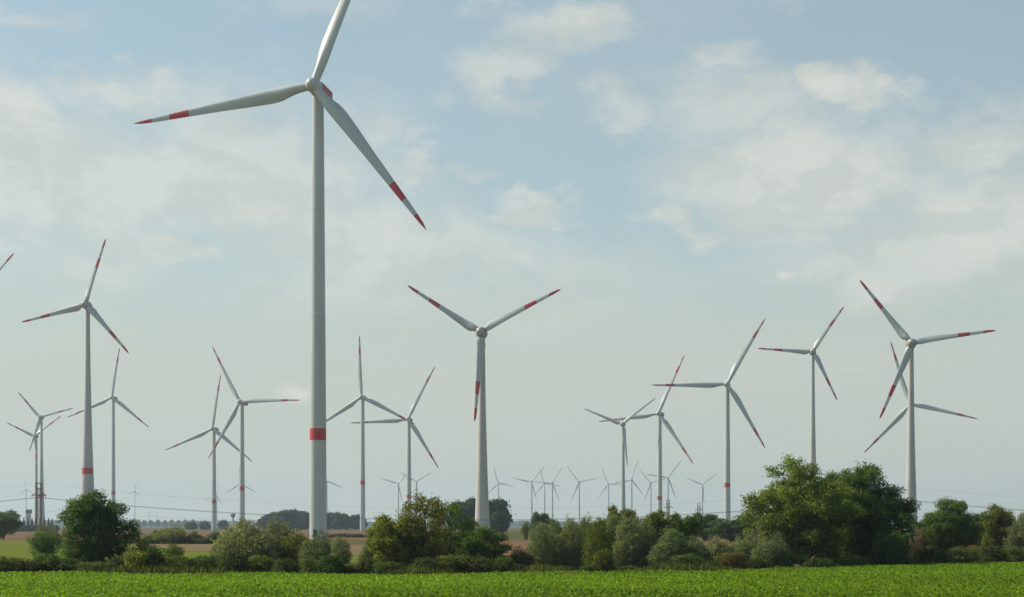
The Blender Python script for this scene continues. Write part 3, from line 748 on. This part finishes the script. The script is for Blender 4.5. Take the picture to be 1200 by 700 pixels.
lands = {**{h[0]: 'in the low dark hedge at left' for h in hedge[:12]}, **{h[0]: 'under the left willow clump' for h in hedge[12:18]}, **{h[0]: 'under the yellow green trees' for h in hedge[18:24]},
         **{h[0]: 'under the willow row' for h in hedge[24:31]}, **{h[0]: 'between the willow row and the big tree' for h in hedge[31:35]}, **{h[0]: 'in the shade of the big right trees' for h in hedge[35:40]}, **{h[0]: 'under the trees right of the gap' for h in hedge[40:]}}
ords = ['first', 'second', 'third', 'fourth', 'fifth', 'sixth', 'seventh', 'eighth', 'ninth', 'tenth', 'eleventh', 'twelfth']
cnt = {}
for i, (px, t, wp) in enumerate(hedge):
    x = gx(px, 165); d = float(edge(x)) + random.uniform(2.5, 5.5); d = float(edge(gx(px, d))) + random.uniform(2.0, 4.5)
    ln = lands[px]; q = cnt.get(ln, 0); cnt[ln] = q + 1
    P('low_shrub', nb[i % 2], px, t + random.uniform(-2, 2), wp * 1.15, d, cols_special.get(px, hcol[(i * 7) % 4]),
      ords[q] + ' low shrub from the left ' + ln, 'shrub', 'low shrubs at the field edge')
# bushes in the middle distance at left
mid = [(150, 626, 20, 'bush_a', G_DARK, 'dark low bush right beside the walnut crown in the middle distance'), (176, 627, 24, 'bush_a', G_OLV, 'flat olive bush in the middle distance at left'),
       (182, 621, 11, 'bush_c', G_DARK, 'narrow dark conical bush in the middle distance'), (201, 615.5, 36, 'willow_d', (.16, .18, .07), 'big pale round bush in the middle distance at left'),
       (203, 626, 22, 'willow_d', G_WIL2, 'grey bush in front of the big pale round one'), (228, 622, 14, 'bush_c', G_DARK, 'dark upright bush in the middle distance, left one'),
       (222, 628, 22, 'bush_b', G_OLV, 'low olive bush between pale round and dark upright ones'), (239, 627, 24, 'willow_d', G_WIL2, 'grey green bush left of the broad silver willow'),
       (253, 622, 16, 'bush_c', G_DARK, 'dark upright bush half hidden by the broad silver willow')]
for px, t, wp, k, col, lab in mid: P('bush', k, px, t, wp * 1.1, 415, col, lab, 'bush', 'bushes in the middle distance')
for px, t, wp, lab in [(389, 626, 18, 'left'), (402, 625, 20, 'second'), (417, 625.5, 20, 'third'), (433, 627, 16, 'right')]:
    P('bush', 'bush_a', px, t, wp * 1.1, 640, (.06, .06, .03), lab + ' dark low bush of four on the brown field right of the nearest tower', 'bush', 'bushes in the middle distance')
# hedgerow and conifers at far left
for i, (px, t) in enumerate([(23, 608), (28, 606.5), (33, 608), (37.5, 607), (42, 606), (47, 607), (52, 606.5), (57, 607.5), (61, 608)]):
    P('conifer', 'conifer', px, t, 6, 1500, (.022, .034, .022), ords[i] + ' small dark conifer from the left in the far row', 'tree', 'conifers on the far left horizon')
for i, px in enumerate(range(16, 66, 8)):
    P('bush', 'far_c', px, 615.5 + random.uniform(-.6, .6), 12, 1250, (.05, .058, .028), ords[i] + ' bush from the left in the far hedgerow below the conifers', 'bush', 'far hedgerow bushes')
# avenue of round trees on the horizon
for i, px in enumerate([155, 162, 169, 177, 185, 193.5, 201, 209, 217, 226]):
    P('tree', 'far_a', px, 609.2 + random.uniform(-.5, .5), 5.4, 4400, G_FAR, ords[i] + ' round tree from the left in the avenue on the horizon', 'tree', 'avenue trees on the horizon')
# dark round wood left and right of the nearest tower
wood = [(312, 606, 16), (320, 602, 18), (328, 599.5, 20), (336, 598, 20), (344, 597.5, 20), (352, 598.5, 20), (360, 600, 18), (384, 601, 18), (392, 600.5, 16), (400, 602, 16), (408, 605, 14), (417, 603, 15), (423, 606, 10)]
for i, (px, t, wp) in enumerate(wood):
    if i < 7: lab = ords[i] + ' tree from the left in the round dark wood left of the nearest tower'
    else: lab = ords[i - 7] + ' tree from the left in the dark wood right of the nearest tower'
    P('tree', ('far_a', 'far_b')[i % 2], px, t, wp * 1.25, 1750 + 25 * (i % 3), G_FAR, lab, 'tree', 'trees of the dark wood')
for px, t, wp, lab in [(447, 608.5, 16, 'olive tree far behind the left flank of the yellow green tree'), (262, 609.5, 12, 'small dark tree behind the lower crossing tower'), (240, 611, 14, 'flat dark tree left of the lower crossing tower'),
                       (224, 611.5, 14, 'flat pale tree beside the tiny farm shed')]:
    P('tree', 'far_c', px, t, wp, 1900, (.045, .055, .026), lab, 'tree', 'scattered far trees')
# grove behind the central turbine
for px, t, wp, d, lab in [(545, 588, 34, 930, 'left dark tree of the grove behind the central tower'), (558, 584, 34, 950, 'middle dark tree of the grove behind the central tower'), (577, 585, 36, 930, 'right dark tree of the grove behind the central tower'), (585, 600, 20, 900, 'lowest dark tree on the right side of the central tower')]:
    P('tree', 'far_b', px, t, wp, d, (.034, .05, .022), lab, 'tree', 'grove behind the central turbine')
for px, t, wp, lab in [(640, 608, 20, 'far dark tree peeping over the left end of the willow row'), (960, 606, 40, 'far tree behind the big right tree')]:
    P('tree', 'far_a', px, t, wp, 800, G_FAR, lab, 'tree', 'scattered far trees')

# ------------------------------------------------------------------ far forest along the horizon (one mass)
def far_forest():
    rng = np.random.default_rng(9)
    ico_v = []; ico_f = []
    t = (1 + 5 ** .5) / 2
    iv = np.array([(-1, t, 0), (1, t, 0), (-1, -t, 0), (1, -t, 0), (0, -1, t), (0, 1, t), (0, -1, -t), (0, 1, -t), (t, 0, -1), (t, 0, 1), (-t, 0, -1), (-t, 0, 1)]) / math.sqrt(1 + t * t)
    fi = np.array([(0, 11, 5), (0, 5, 1), (0, 1, 7), (0, 7, 10), (0, 10, 11), (1, 5, 9), (5, 11, 4), (11, 10, 2), (10, 7, 6), (7, 1, 8), (3, 9, 4), (3, 4, 2), (3, 2, 6), (3, 6, 8), (3, 8, 9), (4, 9, 5), (2, 4, 11), (6, 2, 10), (8, 6, 7), (9, 8, 1)])
    n = 5200
    x = rng.uniform(-3300, 3300, n); y = rng.uniform(6100, 6900, n)
    hh = 14 + 4 * np.sin(x * .0031) + 3.5 * np.sin(x * .011 + 1) + rng.uniform(0, 5, n)
    R = rng.uniform(8, 15, n)
    v = iv[None] * np.stack([R, R, hh * .6], 1)[:, None] * rng.uniform(.85, 1.15, (n, 12, 1)) + np.stack([x, y, hh * .5], 1)[:, None]
    f = fi[None] + (np.arange(n) * 12)[:, None, None]
    me = mesh_np('forest', v.reshape(-1, 3), f.reshape(-1, 3), True)
    m = principled('far_forest', (.035, .048, .026), .95, .4, .02, spec=.1)
    o = link('forest', me, m); prop(o, 'long low forest closing off the plain along the horizon', 'forest', None, 'stuff')
far_forest()

# ------------------------------------------------------------------ crop leaves of the near field
def crop():
    rng = np.random.default_rng(3)
    ys = []; y = 86.0
    rows = []
    while y < 235:
        hwid = .335 * y + 5; xs = np.arange(-hwid, hwid, .27) + rng.normal(0, .07, len(np.arange(-hwid, hwid, .27)))
        yy = y + rng.normal(0, .09, len(xs)); off = edge(xs) - yy; ok = (off > .9 + .8 * np.sin(xs * .9) * np.sin(xs * .23 + 1) + rng.normal(0, .4, len(xs))) & (np.abs(off - 27) > .35) & (np.abs(off - 29) > .35) & (np.abs(off - 9) > .3) & (np.abs(off - 11) > .3)
        rows.append(np.stack([xs[ok], yy[ok]], 1)); y += .46 if y < 150 else .6
    p = np.concatenate(rows); n = len(p); per = 9
    hgt = .36 + .07 * np.sin(p[:, 0] * .31 + np.sin(p[:, 1] * .23) * 2) + .06 * np.sin(p[:, 1] * .9 + p[:, 0] * .12) + rng.normal(0, .05, n)
    pt = np.repeat(p, per, 0); ht = np.repeat(hgt, per); N_ = n * per
    az = rng.uniform(0, 6.283, N_); lean = rng.uniform(.15, 1.15, N_)
    L = rng.uniform(.12, .25, N_); W = L * rng.uniform(.42, .6, N_)
    r = rng.uniform(.05, .2, N_)
    pos = np.stack([pt[:, 0] + np.cos(az) * r, pt[:, 1] + np.sin(az) * r, ht * rng.uniform(.55, 1.05, N_)], 1)
    up = np.stack([np.cos(az) * np.cos(lean), np.sin(az) * np.cos(lean), np.sin(lean)], 1)
    nr = np.stack([-np.cos(az) * np.sin(lean), -np.sin(az) * np.sin(lean), np.cos(lean)], 1) + unit(rng, N_) * .35
    nr /= np.linalg.norm(nr, axis=1, keepdims=True)
    patch = .5 + .18 * np.sin(p[:, 0] * .05 + 1.3 + np.sin(p[:, 1] * .06)) * np.sin(p[:, 1] * .11) + rng.normal(0, .14, n)
    tint = np.clip(np.repeat(patch, per) + rng.normal(0, .2, N_), 0, 1)
    warm = np.clip(rng.random(N_) ** 5 * 1.6, 0, 1)
    me = leaf_mesh('crop_leaves', pos, nr, up, L, W, tint, warm, .10); me.materials.append(M['crop'])
    o = link('crop', me); prop(o, 'bright green leafy crop covering the near field', 'crop', None, 'stuff')
crop()
def weeds():
    rng = np.random.default_rng(4); n = 34000
    x = rng.uniform(-75, 90, n); y = edge(x) - .9 + rng.uniform(0, 1, n) ** 1.4 * 10
    h = rng.uniform(.2, .8, n) * (.5 + 1.1 * (np.sin(x * .37 + np.sin(x * .11) * 2) * .5 + .5) ** 2)
    pos = np.stack([x, y, h * .5], 1); up = np.array([0, 0, 1.]) + unit(rng, n) * .35
    nr = unit(rng, n) * np.array([1, 1, .4]); nr /= np.linalg.norm(nr, axis=1, keepdims=True)
    me = leaf_mesh('weed_blades', pos, nr, up, h, rng.uniform(.05, .14, n), rng.random(n), rng.random(n) * .8, .04); me.materials.append(M['weed'])
    o = link('weeds', me); prop(o, 'rough strip of dry weeds between the crop and the shrubs', 'weeds', None, 'stuff')
weeds()

# ------------------------------------------------------------------ hazy air over the plain
b = MB(); b.box((0, (GY0 + GY1) / 2, 104.0), (2 * GX + 200, GY1 - GY0 + 200, 210))
hm = bpy.data.materials.new('hazy_air'); hm.use_nodes = True; n = NT(hm.node_tree); n.n.clear()
pv = n.new('ShaderNodeVolumePrincipled'); pv.inputs['Color'].default_value = (.70, .86, .98, 1)
pv.inputs['Density'].default_value = 9.0e-5; pv.inputs['Anisotropy'].default_value = .25
mo = n.new('ShaderNodeOutputMaterial'); n.l.new(pv.outputs[0], mo.inputs['Volume'])
hz = b.build('haze', hm); prop(hz, 'thin bluish summer haze lying over the whole plain', 'haze', None, 'stuff')
